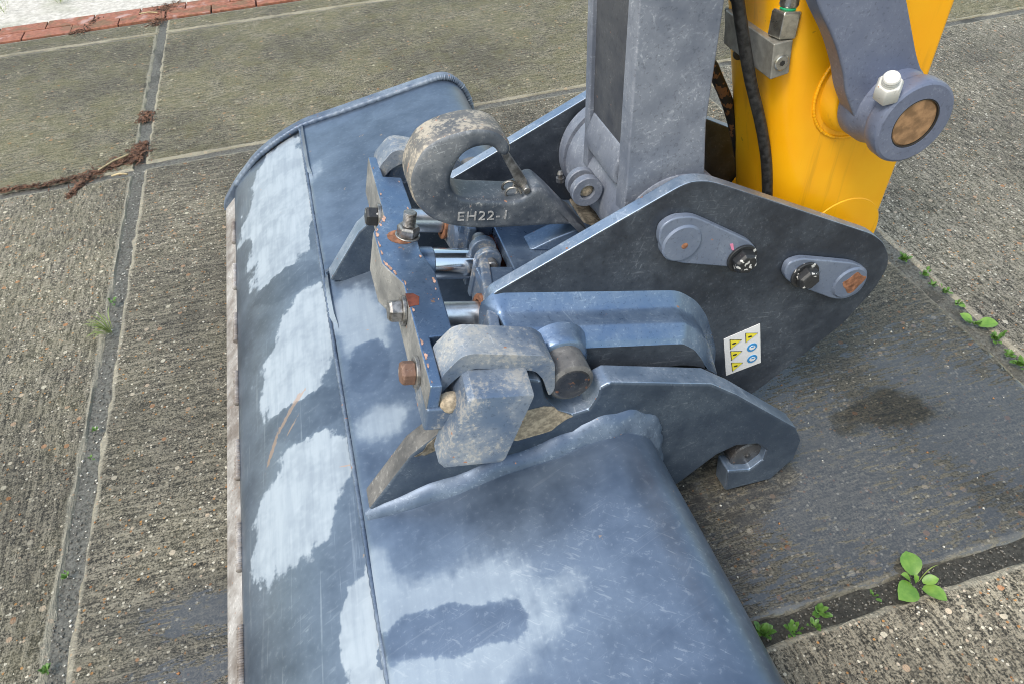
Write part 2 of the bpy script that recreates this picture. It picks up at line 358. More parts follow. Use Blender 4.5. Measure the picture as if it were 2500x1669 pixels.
M['pinface'] = paint('greasy_pin_face', (.035, .04, .05), (.16, .15, .14), .5, .25, .5, .8, seed=22, chip=(.25, .12, .07), metal=.4)
M['edge'] = paint('plate_edge_sky_tint', (.19, .265, .38), (.40, .45, .52), .5, .32, .2, 1.0, seed=23, metal=.6)  # sky reflection on the plate edges put into a lighter, bluer colour
M['rod'] = plain('chrome_rod', (.86, .88, .90), .16, 1.0, .03, 30, .02)
M['zinc'] = plain('zinc_rod', (.80, .81, .81), .32, 1.0, .12, 60, .05)
M['steel'] = plain('dirty_bolt_steel', (.30, .29, .28), .42, .85, .4, 90, .3)
M['boltblack'] = paint('bolt_black_chipped', (.02, .022, .026), (.06, .06, .06), .3, .35, .85, .2, seed=16, chip=(.55, .55, .54))
M['boltwhite'] = paint('bolt_white_painted', (.62, .62, .60), (.50, .49, .47), .5, .5, .1, .2, seed=17)
M['rust'] = plain('rust', (.27, .12, .065), .72, 0, .45, 70, .4)
M['boltrust'] = paint('rusted_bolt', (.10, .055, .042), (.22, .13, .09), .8, .6, .4, .5, seed=31, chip=(.25, .22, .2))
M['rustred'] = plain('rust_dark', (.13, .035, .02), .65, 0, .4, 60, .4)
M['pinend'] = plain('rusty_pin_face', (.32, .19, .10), .6, .2, .35, 50, .3)
M['gritgrey'] = plain('grit_grey', (.17, .16, .14), .85, 0, .5, 300)
M['gritpale'] = plain('grit_pale', (.60, .58, .52), .7, 0, .3, 300)
M['gritrust'] = plain('grit_rust', (.36, .17, .07), .8, 0, .4, 300)
M['chip'] = plain('primer_chip', (.50, .30, .22), .6, 0, .35, 90, .2)
M['mud'] = plain('dried_mud', (.36, .30, .22), .95, 0, .35, 120, .8)
M['muddark'] = plain('packed_dirt', (.14, .125, .10), .95, 0, .5, 90, .9)
M['rubber'] = plain('hose_rubber', (.028, .028, .029), .55, 0, .6, 120, .6)
M['rubber_rusty'] = paint('hose_rusty_braid', (.022, .02, .019), (.05, .045, .04), .4, .55, 1.1, .2, seed=18, chip=(.26, .12, .05))
M['block'] = plain('valve_block_steel', (.34, .335, .31), .45, .5, .18, 60, .15)
M['blockdark'] = plain('valve_block_grey', (.10, .105, .10), .5, .4, .3, 40, .2)
M['fitting'] = plain('fitting_nickel', (.52, .51, .47), .28, .9, .25, 80, .15)
M['green'] = plain('fitting_green_ring', (.02, .42, .20), .4, 0, .1)
M['white'] = plain('decal_white', (.78, .78, .79), .4, 0, .03)
M['dyellow'] = plain('decal_yellow', (.85, .74, .06), .4, 0, .05)
M['dblue'] = plain('decal_blue', (.05, .28, .60), .4, 0, .1)
M['dblack'] = plain('decal_and_gap_black', (.03, .03, .03), .4, 0, .1)  # decal print; also colours the painted shade of gaps and socket holes
M['pink'] = plain('paint_marker_pink', (.75, .25, .40), .5, 0, .1)
M['whitemark'] = plain('cast_letter_worn', (.32, .32, .325), .5, 0, .3, 200)
def leafmat(name, a, b):
    t = NT(name); n = t.noise(55, 4, .6); oi = t.n('ObjectInfo').outputs['Random']
    c = t.mix(t.ss(n, .3, .7), a, b); c = t.mix(t.mul(oi, .3), c, tuple(x * .6 for x in a))
    return t.out(Base_Color=c, Roughness=.45, Subsurface_Weight=.0, Normal=t.bump(n, .4, .002))
M['leaf'] = leafmat('weed_leaf', (.10, .23, .03), (.20, .35, .06)); M['leafb'] = leafmat('weed_leaf_dark', (.06, .15, .025), (.13, .25, .05))
M['grass'] = leafmat('grass_blade', (.17, .25, .05), (.30, .36, .11)); M['straw'] = plain('straw', (.42, .34, .20), .7, 0, .3)
M['litter'] = plain('dead_litter', (.12, .06, .035), .9, 0, .6, 60, .4)

# ------------------------------------------------------------------ ground, slabs, bricks, pavement
g = obj('ground', box((-30, -30, -.5), (30, 3.92, -.007)), M['sand'], kind='structure', smooth=0)
pv = obj('pavement', box((-30, 4.11, -.5), (30, 40, .004)), M['pave'], kind='structure', smooth=0)
def slab(x0, x1, y0, y1, mat, z=0.0):
    bm = bmesh.new(); lay = bm.verts.layers.float.new('edge')
    def ringpts(ins, n, jit):
        P = []
        cs = [(x0 + ins, y0 + ins), (x1 - ins, y0 + ins), (x1 - ins, y1 - ins), (x0 + ins, y1 - ins)]
        for a, b in zip(cs, cs[1:] + cs[:1]):
            nx, ny = (0, 1) if a[1] == b[1] else (1, 0)
            for i in range(n):
                s = i / n; j = random.gauss(0, jit) if i else 0; P.append((a[0] + (b[0] - a[0]) * s + nx * j, a[1] + (b[1] - a[1]) * s + ny * j))
        return P
    n = 56
    o0 = ringpts(0, n, .0022)
    rings = [[(x, y, -.09) for x, y in o0], [(x, y, z - .007 + random.uniform(-.002, .001)) for x, y in o0],
             [(x + random.gauss(0, .001), y + random.gauss(0, .001), z - .001) for x, y in ringpts(.006, n, .0012)], [(x, y, z) for x, y in ringpts(.022, n, .002)]]
    vs = [[bm.verts.new(p) for p in r] for r in rings]
    for v in vs[1] + vs[2]: v[lay] = 1.0
    for a, b in zip(vs, vs[1:]):
        for i in range(len(a)): bm.faces.new((a[i], a[(i + 1) % len(a)], b[(i + 1) % len(a)], b[i]))
    bm.faces.new(vs[-1])
    return obj('concrete_slab', bm, mat, g, smooth=40)
XS = [(-4.71, -2.72), (-2.68, -.686), (-.651, 1.336), (1.387, 3.37), (3.41, 5.40)]
for i, (a, b) in enumerate(XS):
    slab(a, b, -1.62, .398, [M['con_left'], M['con_left'], M['con_near'], M['con_near'], M['con_near']][i])
    dy = -.03 if i == 1 else 0
    slab(a, b, .438, 2.452 + dy, [M['con_left'], M['con_left'], M['con_main'], M['con_right'], M['con_right']][i])
    slab(a, b, 2.490 + dy, 3.715, M['con_far'])
    slab(a, b, 3.733, 3.890, M['con_far'])
bm0 = None
for r in range(2):
    for k in range(-22, 23):
        L = .214; x0 = k * L + (.09 if r else 0) - .02; y0 = 3.905 + r * .1
        bm = box((x0 + .003, y0 + .003, -.06), (x0 + L - .003, y0 + .097, .004 + random.uniform(-.002, .002)))
        for v in bm.verts: v.co.x += random.uniform(-.002, .002); v.co.y += random.uniform(-.002, .002)
        obj('brick', bm, M['brick'], g, bevel=.003, smooth=25)

# ------------------------------------------------------------------ bucket
bucket = thing('digging_bucket', 'wide blue-grey ditch-cleaning bucket lying mouth down on the concrete slabs', 'bucket', (0, 1.1, 0))
YN, YF = .12, 2.062
strip1 = [(-.334, .072), (-.315, .100), (-.285, .128), (-.24, .160), (-.19, .189), (-.14, .212), (-.085, .232)]
sheet2 = [(-.098, .232), (-.094, .240), (-.085, .2435), (0, .258), (.10, .275), (.20, .292), (.285, .306), (.320, .309), (.350, .303), (.374, .287), (.390, .262), (.399, .232), (.403, .19), (.402, .13), (.396, .07), (.388, .03)]
def sheet(prof, y0, y1, ny, thick, amp):
    pr = [Vector((x, 0, z)) for x, z in prof]; pts = spline(pr, 3); bm = bmesh.new(); rows = []
    for j in range(ny + 1):
        y = y0 + (y1 - y0) * j / ny; row = []
        for i, p in enumerate(pts):
            d = (pts[min(i + 1, len(pts) - 1)] - pts[max(i - 1, 0)]).normalized(); nrm = Vector((-d.z, 0, d.x))
            k = amp * (math.sin(y * 5.1 + p.x * 7) * .5 + math.sin(y * 11.3 - p.x * 13 + 1.7) * .3 + math.sin(y * 2.3 + 4 * p.x + .5) * .6)
            edge = min(1, i / 3, (len(pts) - 1 - i) / 3 + .3)
            row.append(bm.verts.new(p + Vector((0, y, 0)) + nrm * k * edge))
        rows.append(row)
    for a, b in zip(rows, rows[1:]):
        for i in range(len(a) - 1): bm.faces.new((a[i], a[i + 1], b[i + 1], b[i]))
    bmesh.ops.recalc_face_normals(bm, faces=bm.faces)
    up = sum((f.normal.z for f in bm.faces))
    if up < 0: bmesh.ops.reverse_faces(bm, faces=bm.faces)
    m = bpy.data.meshes.new('sheet'); bm.to_mesh(m); bm.free()
    return m
def solid(o, t):
    s = o.modifiers.new('thickness', 'SOLIDIFY'); s.thickness = t; s.offset = -1
s1 = obj('front_strip', sheet(strip1, YN, YF, 60, .012, .0016), M['bucket'], bucket, smooth=50); solid(s1, .012)
s2 = obj('back_sheet', sheet(sheet2, YN, YF, 60, .010, .0022), M['bucket2'], bucket, smooth=50); solid(s2, .010)
rim = [(-.386, .012), (-.372, .045), (-.323, .102), (-.25, .170), (-.20, .202), (-.149, .228), (-.085, .252), (.02, .270), (.116, .287), (.242, .309), (.318, .322), (.345, .321), (.370, .309), (.392, .283), (.406, .25), (.413, .21), (.412, .13), (.404, .05), (.39, .012)]
for y0, nm in ((YF - .004, 0), (YN - .022, 1)):
    obj('end_plate', prism(smoothpoly(rim, .02, 3), y0, y0 + .026), M['bucket_rim'], bucket, bevel=.006, seg=3, smooth=40)
rp = [Vector((x, YF - .006, z - .008)) for x, z in rim[2:17]]
weld(bucket, rp, .009, M['bucket_rim'])
blade = [(-.378, .010), (-.374, .022), (-.339, .054), (-.318, .048), (-.345, .010)]
bl = obj('cutting_edge', prism(blade, YN - .01, YF + .01), M['blade'], bucket, bevel=.004, smooth=30)
y = YN + .03
while y < YF - .15:
    weld(bucket, [(-.338, y + k * .02, .070) for k in range(6)], .0062, M['blade'], 'stitch_weld'); y += .205
weld(bucket, [(-.099, YN + k * (YF - YN) / 24, .237 + .001 * math.sin(k * 2.2)) for k in range(25)], .0042, M['bucket_rim'], 'seam_weld')
EAR = [(-0.085, 0.255), (-0.002, 0.361), (0.051, 0.399)] + [(.10, .455), (.17, .470)] + [(0.205, 0.454), (0.211, 0.412), (0.230, 0.378), (0.255, 0.360), (0.281, 0.362), (0.295, 0.388), (0.297, 0.406), (0.314, 0.413), (0.494, 0.346), (0.547, 0.301), (0.694, 0.157), (0.716, 0.112), (0.715, 0.057), (0.674, 0.005), (0.574, 0.010), (0.569, 0.077), (0.618, 0.060), (0.642, 0.082), (0.642, 0.112), (0.618, 0.140), (0.571, 0.154), (0.535, 0.142), (0.454, 0.072)] + [(.39, .07), (.37, .22), (.30, .270), (.0, .225)]
for y0 in (.688, 1.289):
    edgefaces(obj('mounting_ear', prism(EAR, y0, y0 + .043), M['ear'], bucket, bevel=.005, seg=3, smooth=30), M['edge'], M['pinmud'] if y0 < 1 else None, .1)
# heavy weld fillet where the near ear stands on the back sheet
fp = [Vector((x, 0, z)) for x, z in [(-.09, .243), (-.02, .256), (.06, .269), (.15, .284), (.24, .299), (.30, .309), (.335, .310), (.362, .298), (.385, .270), (.398, .232), (.403, .18), (.402, .12)]]
fp = spline(fp, 4)
for ye, sgn in ((.688, -1), (1.332, 1)):
    rings = []
    for i, p in enumerate(fp):
        d = (fp[min(i + 1, len(fp) - 1)] - fp[max(i - 1, 0)]).normalized(); nr = Vector((-d.z, 0, d.x))
        hh = .019 + .003 * math.sin(i * 1.3) + (.010 if .27 < p.x < .39 else 0); ww = .022 + .002 * math.sin(i * .9 + 1)
        if i < 4: hh *= .4 + .15 * i; ww *= .4 + .15 * i
        q = p + Vector((0, ye, 0)); s = Vector((0, sgn, 0))
        rings.append([q - s * .006 - nr * .004, q - s * .006 + nr * hh, q + s * .004 + nr * hh * .95, q + s * ww * .5 + nr * hh * .52, q + s * ww + nr * .002, q + s * ww - nr * .006])
    obj('ear_weld', loftrings(rings), M['fillet'], bucket, smooth=70)

# ------------------------------------------------------------------ quick coupler
qc = thing('quick_coupler', 'black hydraulic quick coupler locked into the bucket ears, with lifting hook', 'coupler', (.45, 1.02, .1))
YP, YQ = .84, 1.18
plate = [(0.166, 0.485), (0.174, 0.505), (0.474, 0.632), (0.493, 0.636), (0.521, 0.631), (0.550, 0.617), (0.863, 0.450), (0.895, 0.424), (0.919, 0.388), (0.927, 0.357), (0.918, 0.313), (0.872, 0.234), (0.722, 0.101), (0.673, 0.068), (0.627, 0.116), (0.590, 0.212), (0.555, 0.243), (0.511, 0.262), (0.470, 0.264), (0.460, 0.244), (0.234, 0.314), (0.169, 0.381)]
for y0 in (YP, YQ):
    edgefaces(obj('side_plate', prism(smoothpoly(plate, .012, 2), y0, y0 + .025), M['black'], qc, bevel=.003, smooth=30), M['edge'])
def offpoly(pts, d):
    c = sum((Vector(p) for p in pts), Vector((0, 0))) / len(pts); out = []; N = len(pts)
    ar = sum(pts[i][0] * pts[(i + 1) % N][1] - pts[(i + 1) % N][0] * pts[i][1] for i in range(N)); sg = 1 if ar > 0 else -1
    for i in range(N):
        a = Vector(pts[i - 1]); b = Vector(pts[(i + 1) % N]); t_ = (b - a).normalized(); out.append((pts[i][0] + sg * t_.y * d, pts[i][1] - sg * t_.x * d))
    return out
blk = smoothpoly([(0.176, 0.485), (0.486, 0.404), (0.518, 0.375), (0.542, 0.336), (0.573, 0.248), (0.584, 0.134), (0.551, 0.215), (0.531, 0.259), (0.502, 0.286), (0.465, 0.302), (0.430, 0.305), (0.413, 0.288), (0.317, 0.336), (0.218, 0.376), (0.172, 0.396)], .012, 3)
for mir in (0, 1):
    yy = (lambda v: v) if not mir else (lambda v: 2.045 - v)
    rings = [[(x, yy(y), z) for x, z in offpoly(blk, o)] for o, y in ((.024, .842), (.022, .8405), (.003, .822), (.0, .818), (-.002, .806), (-.003, .788), (-.005, .784), (-.018, .768), (-.021, .765), (-.026, .762), (-.028, .760))]
    ph = obj('pin_housing', loftrings(rings, concave=True), M['cblue'], qc, smooth=32); ph.data.materials.append(M['black'])
    for p in ph.data.polygons:
        if abs(p.normal.y) > .93 or p.normal.z < -.2: p.material_index = 1  # light put into colour: upper faces sky-blue, front and underside black
# floor between the side plates, front flange with bores
FL = .505
for lo, hi in (((.115, .865, FL - .02), (.44, 1.18, FL)), ((.05, .865, FL - .02), (.115, .952, FL)), ((.05, 1.075, FL - .02), (.115, 1.18, FL))):
    obj('floor_plate', obox(lo, hi), M['cblue'], qc, bevel=.003)
obj('lower_plate', obox((.05, .865, .28), (.52, 1.18, .30)), M['black'], qc, bevel=.003)
obj('cross_plate', obox((.43, .865, .30), (.45, 1.18, FL)), M['black'], qc, bevel=.003)
obj('packed_dirt', obox((.30, .87, FL - .001), (.445, 1.175, FL + .006)), M['muddark'], qc, bevel=.004)
RU, RW = .031, .462
for yr, rr, mt, nm, u0, u1 in ((1.02, .0275, 'rod', 'cylinder_rod', -.03, .075), (.877, .0225, 'zinc', 'guide_rod', -.03, .12), (1.160, .0225, 'zinc', 'guide_rod', -.03, .12)):
    obj(nm, cyl(uwv(u0, yr, RW), uwv(u1, yr, RW), rr, 40), M[mt], qc)
    if nm == 'guide_rod': obj('bore_ring', ringcyl(uwv(.040, yr, RW), uwv(.048, yr, RW), rr * 1.12, rr * 1.55), M['rust'], qc)
obj('rod_collar', cyl(uwv(-.036, 1.02, RW), uwv(-.006, 1.02, RW), .0295, 36), M['cblue'], qc)
for y0 in (1.0, 1.034):          # clevis cheeks at the end of the cylinder rod
    cl = [(.055, .425), (.055, .49)] + [(.078 + .024 * math.cos(a), .50 + .024 * math.sin(a)) for a in [R(v) for v in range(170, -20, -20)]] + [(.104, .425)]
    obj('clevis', prism(uwl(cl), y0 - .03, y0 - .018 + .004), M['mudpaint'], qc, bevel=.003)
obj('clevis_pin', cyl(uwv(.08, .955, .498), uwv(.08, 1.05, .498), .0125, 24), M['steel'], qc)
obj('cylinder_barrel', cyl(uwv(.09, 1.075, .44), uwv(.30, 1.075, .44), .045, 36, .006), M['rustred'], qc)
obj('cylinder_lug', cyl(uwv(.045, 1.10, .47), uwv(.105, 1.10, .47), .032, 28, .006), M['mudpaint'], qc)
# locking beam
bmL = [(-.086, .672), (-.083, .90), (-.108, .955), (-.109, 1.045), (-.083, 1.10), (-.081, 1.312)]
bmR = [(-.028, 1.235), (-.027, 1.13), (-.037, 1.075), (-.037, .985), (-.025, .930), (-.029, .775)]
notchF = [(-.064, 1.312), (-.062, 1.237)]; notchN = [(-.066, .772), (-.068, .672)]
plan = bmL + notchF + bmR + notchN
BT = .51
def planprism(pts, w0, w1, off=0):
    bm = bmesh.new(); a = [bm.verts.new(uwv(u, y, w1)) for u, y in pts]; b = [bm.verts.new(uwv(u, y, w0)) for u, y in pts]; N = len(pts)
    bm.faces.new(a); bm.faces.new(b[::-1])
    for i in range(N): bm.faces.new((a[i], b[i], b[(i + 1) % N], a[(i + 1) % N]))
    return bm
obj('front_flange', planprism([(.026, .768), (.044, .768), (.080, .985), (.062, .985)], .425, FL + .004), M['mudpaint'], qc, bevel=.004)
obj('front_flange', planprism([(.062, 1.06), (.080, 1.06), (.050, 1.27), (.030, 1.27)], .425, FL + .004), M['mudpaint'], qc, bevel=.004)
beam = obj('lock_beam', planprism(plan, .430, BT), M['beam'], qc, bevel=.003, smooth=25)
beam.data.materials.append(M['beamside'])
for p in beam.data.polygons:
    c = p.normal
    if c.x * CU - c.z * SU < -.3: p.material_index = 1
obj('lock_tip', planprism([(-.086, .668), (-.02, .668), (-.02, .735), (-.086, .735)], .425, .468), M['mudpaint'], qc, bevel=.004)
sp_ = uwv(-.052, .700, .470); obj('dirt_plug', lathe(sp_ - Vector((0, .036, 0)), sp_, [(0, .006), (.006, .014), (.02, .017)], 14), M['mud'], qc, smooth=60)
# clamp bolts of the beam
Wd = Vector((SU, 0, CU)); Ud = Vector((CU, 0, -SU))
def stud(u, y):
    p = uwv(u, y, BT); obj('stud_washer', cyl(p, p + Wd * .003, .0215, 28, .001), M['steel'], qc)
    obj('stud_nut', lathe(p + Wd * .003, p + Wd * .021, [(0, .0185), (.003, .0195), (.014, .0195), (.018, .0165)], 6), M['steel'], qc, bevel=.001, smooth=25)
    prof = []; k = .018
    while k < .046: prof += [(k, .0095), (k + .0012, .0112), (k + .0024, .0095)]; k += .0026
    obj('stud_thread', lathe(p, p + Wd * .05, prof, 20), M['steel'], qc, smooth=20)
stud(-.052, 1.035)
obj('rust_stain', planprism([(-.052 - .012 + .024 * math.cos(a), 1.03 + .021 * math.sin(a)) for a in [R(v) for v in range(0, 360, 24)]], BT - .001, BT + .0006), M['rust'], qc)
for u, y, w_, mt in ((-.083, 1.13, .487, 'boltblack'), (-.084, .865, .484, 'steel'), (-.085, .742, .470, 'boltrust')):
    p = uwv(u, y, w_); obj('washer', cyl(p, p - Ud * .006, .024, 28, .001), M['steel'], qc)
    obj('beam_bolt', lathe(p - Ud * .006, p - Ud * .026, [(0, .0185), (.016, .0185), (.020, .0155)], 6, ref=Wd), M[mt], qc, bevel=.0012, smooth=25)
for y0, y1, u0, u1 in ((.842, .874, -.084, -.068),):
    obj('rust_stain', planprism([(u0, y0), (u1, y0 + .004), (u1 + .004, y1 - .008), (u1 - .004, y1), (u0, y1)], BT - .001, BT + .0006), M['rustred'], qc)
# lock claws at both ends of the beam
up = smoothpoly([cu(*p) for p in [(-.068, .470), (-.066, .512), (-.044, .545), (-.030, .550), (.078, .540), (.098, .526), (.112, .470), (.106, .455), (.088, .492), (.072, .510), (-.022, .522), (-.042, .508)]], .008, 3)
def claw(mir):
    f = (lambda v: v) if not mir else (lambda v: 2.02 - v)
    o = obj('lock_claw', prism(up, f(.690), f(.752)), M['mudpaint'], qc, bevel=.008, seg=3, smooth=40)
    sec = [(.725, .514), (.690, .519), (.641, .513), (.624, .398), (.628, .389), (.668, .389), (.684, .44), (.725, .45)]
    rings = []
    for k, u in enumerate((-.036, -.028, .030, .054, .058)):
        ins = .010 if k == 0 else .003 if k == 4 else 0
        c0 = Vector((.665, .45)); ring = []
        for y, w_ in smoothpoly(sec, .0045, 2):
            dy, dw = y - c0.x, w_ - c0.y; s = 1 - ins / .1
            sh = (w_ - .53) * .22 if w_ < .53 else 0
            ring.append(uwv(u + sh, f(c0.x + dy * s), c0.y + dw * s))
        rings.append(ring)
    obj('claw_leg', loftrings(rings, concave=True), M['mudpaint'], o, smooth=28)
claw(0); claw(1)
def flatpatch(name, pts, y, mat, parent, th=.0012, jit=.002):
    P = []
    for a, b in zip(pts, pts[1:] + pts[:1]):
        for k in range(4):
            s = k / 4; P.append((a[0] + (b[0] - a[0]) * s + random.gauss(0, jit), a[1] + (b[1] - a[1]) * s + random.gauss(0, jit)))
    return obj(name, prism(P, y - th, y + .001), mat, parent, smooth=40)
flatpatch('dried_mud', [(0.117, 0.361), (0.164, 0.396), (0.212, 0.399), (0.252, 0.358), (0.222, 0.340), (0.161, 0.333)], .688, M['mud'], bucket)
flatpatch('dried_mud', [(0.003, 0.360), (0.054, 0.398), (0.116, 0.437), (0.127, 0.410), (0.067, 0.371), (0.021, 0.356)], .688, M['muddark'], bucket)
def edgechips(name, path, n, side, size, mat, parent, top):
    bm = bmesh.new()
    for _ in range(n):
        k = random.randrange(len(path) - 1); s = random.random(); a, b = Vector(path[k]), Vector(path[k + 1]); p = a.lerp(b, s)
        r_ = size * random.uniform(.35, 1.2); p.x += side * r_ * random.uniform(.2, .8); m_ = 7
        a0 = random.random() * 6; P = [(p.x + side * 0 + math.cos(a0 + i * 6.283 / m_) * r_ * random.uniform(.6, 1.1), p.y + math.sin(a0 + i * 6.283 / m_) * r_ * random.uniform(.9, 2.0)) for i in range(m_)]
        e0 = a.lerp(b, s).x
        P = [(max(u, e0 + .0012) if side > 0 else u, y) for u, y in P]; zz = top + .0005 + random.random() * .0003
        bm.faces.new([bm.verts.new(uwv(u, y, zz)) for u, y in P])
    return obj(name, bm, mat, parent, smooth=0, kind='stuff')
edgechips('paint_chips', [(u + .002, y) for u, y in bmL], 46, 1, .0036, M['chip'], qc, BT)
edgechips('paint_chips', [(u - .010, y) for u, y in bmR], 12, 1, .003, M['chip'], qc, BT)
# pins that carry the bucket
fpx, fpz = .254, .426
obj('front_pin', lathe((fpx, .692, fpz), (fpx, .768, fpz), [(0, .026), (.0005, .030), (.004, .0350), (.060, .0350), (.076, .0350)], 40), M['pinmud'], qc, smooth=40)
obj('front_pin', cyl((fpx, 1.20, fpz), (fpx, 1.33, fpz), .0375, 40, .004), M['pinmud'], qc, smooth=40)
obj('pin_end', lathe((fpx, .6905, fpz), (fpx, .694, fpz), [(0, .010), (.0012, .013), (.0005, .018), (.0014, .024), (.001, .0275), (.0035, .031)], 30), M['pinface'], qc, smooth=50)
obj('pin_boss', lathe((fpx, .740, fpz), (fpx, .775, fpz), [(0, .0395), (.004, .043), (.016, .045), (.035, .052)], 40), M['cblue'], qc, smooth=60)
rpx, rpz = [(0.617, 0.086)][0]
obj('rear_pin', cyl((rpx, .704, rpz), (rpx, 1.325, rpz), .0345, 40, .003), M['pinface'], qc)
obj('pin_socket', lathe((rpx, .701, rpz), (rpx, .706, rpz), [(0, .004), (.003, .006)], 16), M['dblack'], qc)  # black disc painting the dark of a hole
# pivot pins with keeper plates
def keeper(pts, hub, hr, bolt):
    obj('keeper_plate', prism(smoothpoly(pts, .02, 5), .826, .8402), M['retain'], qc, bevel=.003, seg=3, smooth=30)
    obj('pivot_pin', lathe((hub[0], .8225, hub[1]), (hub[0], 1.215, hub[1]), [(0, hr - .003), (.003, hr), (.39, hr)], 40), M['retain'], qc, smooth=30)
    obj('pin_rust', lathe((hub[0] + .004, .8215, hub[1] - .004), (hub[0] + .004, .824, hub[1] - .004), [(0, .004), (.0012, .006)], 16), M['rust'], qc)
    obj('washer', cyl((bolt[0], .826, bolt[1]), (bolt[0], .821, bolt[1]), .0265, 30, .001), M['boltblack'], qc)
    obj('keeper_bolt', lathe((bolt[0], .821, bolt[1]), (bolt[0], .803, bolt[1]), [(0, .0215), (.002, .022), (.013, .021), (.018, .017)], 6), M['boltblack'], qc, bevel=.002, smooth=25)
kA = [(0.441, 0.550), (0.443, 0.576), (0.464, 0.587), (0.496, 0.582), (0.518, 0.568), (0.608, 0.506), (0.624, 0.486), (0.623, 0.460), (0.599, 0.454), (0.563, 0.467), (0.482, 0.495), (0.457, 0.514)]
kB = [(0.690, 0.418), (0.692, 0.440), (0.717, 0.444), (0.834, 0.403), (0.867, 0.380), (0.876, 0.354), (0.868, 0.325), (0.840, 0.316), (0.812, 0.325), (0.716, 0.386), (0.697, 0.403)]
keeper(kA, [(0.482, 0.535)][0], .034, [(0.596, 0.477)][0]); keeper(kB, [(0.835, 0.359)][0], .034, [(0.731, 0.406)][0])
h_ = [(0.842, 0.359)][0]
obj('rust_patch', prism([(h_[0] + .022 * math.cos(a) * (1 + .2 * math.sin(3 * a)), h_[1] + .020 * math.sin(a) * (1 + .25 * math.cos(4 * a))) for a in [R(v) for v in range(0, 360, 15)]], .8218, .8226), M['rust'], qc)
for p in ([(0.569, 0.512), (0.575, 0.511), (0.579, 0.497), (0.575, 0.498)], [(0.747, 0.397), (0.761, 0.394), (0.763, 0.389), (0.748, 0.393)]):
    obj('paint_mark', prism(p, .8252, .8258), M['pink'], qc)
# warning decal
dec = obj('decal', prism([(0.606, 0.275), (0.677, 0.293), (0.702, 0.182), (0.629, 0.169)], .8390, .8402), M['white'], qc, label='white safety sticker with yellow warning triangles and blue circles')
for tri in ([(0.620, 0.269), (0.643, 0.262), (0.625, 0.245)], [(0.627, 0.237), (0.650, 0.230), (0.633, 0.213)], [(0.635, 0.203), (0.658, 0.196), (0.641, 0.180)], [(0.651, 0.276), (0.675, 0.269), (0.656, 0.253)]):
    c = sum((Vector(p) for p in tri), Vector((0, 0))) / 3
    obj('warning_triangle', prism([tuple(c + (Vector(p) - c) * 1.16) for p in tri], .8382, .8391), M['dblack'], dec)
    obj('warning_triangle', prism([tuple(p) for p in tri], .8376, .8383), M['dyellow'], dec)
    obj('warning_symbol', prism([tuple(c + Vector((math.cos(a) * .0045, math.sin(a) * .0022))) for a in [R(v) for v in range(0, 360, 40)]], .8371, .8377), M['dblack'], dec)
for cx_ in ([(0.672, 0.234)][0], [(0.679, 0.201)][0]):
    obj('mandatory_sign', prism([(cx_[0] + .0105 * math.cos(a), cx_[1] + .0105 * math.sin(a)) for a in [R(v) for v in range(0, 360, 12)]], .8378, .8391), M['dblue'], dec)
    obj('mandatory_symbol', prism([(cx_[0] + .0065 * math.cos(a), cx_[1] + .0055 * math.sin(a)) for a in [R(v) for v in range(0, 360, 30)]], .8372, .8379), M['white'], dec)
    obj('mandatory_symbol', prism([(cx_[0] + .004 * math.cos(a), cx_[1] + .003 + .0016 * math.sin(a)) for a in [R(v) for v in range(0, 360, 40)]], .8368, .8373), M['dblue'], dec)
# lifting hook
HK = [(0.363, 0.491), (0.310, 0.502), (0.245, 0.513), (0.191, 0.524), (0.147, 0.539), (0.114, 0.562), (0.092, 0.598), (0.089, 0.636), (0.099, 0.662), (0.118, 0.688), (0.139, 0.699), (0.165, 0.705), (0.197, 0.707), (0.225, 0.701), (0.245, 0.687), (0.255, 0.669), (0.256, 0.657), (0.249, 0.647), (0.237, 0.652), (0.231, 0.664), (0.220, 0.671), (0.201, 0.673), (0.181, 0.667), (0.165, 0.650), (0.154, 0.623), (0.156, 0.603), (0.166, 0.591), (0.186, 0.583), (0.258, 0.565), (0.272, 0.567), (0.290, 0.581), (0.303, 0.580), (0.322, 0.558)]  + [cu(.30, .515), cu(.29, .50)]
def round_slab(pts, y0, y1, k, seg=4):
    """outline with a generously rounded rim"""
    rings = []
    for i in range(seg + 1):
        a = math.pi / 2 * i / seg; rings.append((-k * (1 - math.sin(a)), y0 + k * (1 - math.cos(a))))
    for i in range(seg, -1, -1):
        a = math.pi / 2 * i / seg; rings.append((-k * (1 - math.sin(a)), y1 - k * (1 - math.cos(a))))
    return loftrings([[(x, y, z) for x, z in offpoly(pts, o)] for o, y in rings], concave=True)
hook = obj('lifting_hook', round_slab(smoothpoly(HK, .016, 3), .985, 1.058, .010), M['hook'], qc, smooth=50, label='cast grey lifting hook marked EH22-1 with rusty worn rim')
hook.data.materials.append(M['hookrim'])
hcx, hcz = .165, .64
for p in hook.data.polygons:
    c = p.center; rr_ = math.hypot(c.x - hcx, c.z - hcz)
    if abs(p.normal.y) < .8 and (p.normal.x * (c.x - hcx) + p.normal.z * (c.z - hcz)) > 0 and c.z > .58 and c.x < .26: p.material_index = 1
hook_foot = obj('hook_foot', prism([cu(.16, FL), cu(.30, FL), cu(.31, .525), cu(.24, .55), cu(.20, .53)], .998, 1.045), M['cblue'], hook, bevel=.004)
cv = bpy.data.curves.new('txt', 'FONT'); cv.body = 'EH22-1'; cv.size = .030; cv.extrude = .0012; cv.space_character = 1.15
to = bpy.data.objects.new('txt', cv); COL.objects.link(to)
dg = bpy.context.evaluated_depsgraph_get(); tm = bpy.data.meshes.new_from_object(to.evaluated_get(dg)); bpy.data.objects.remove(to)
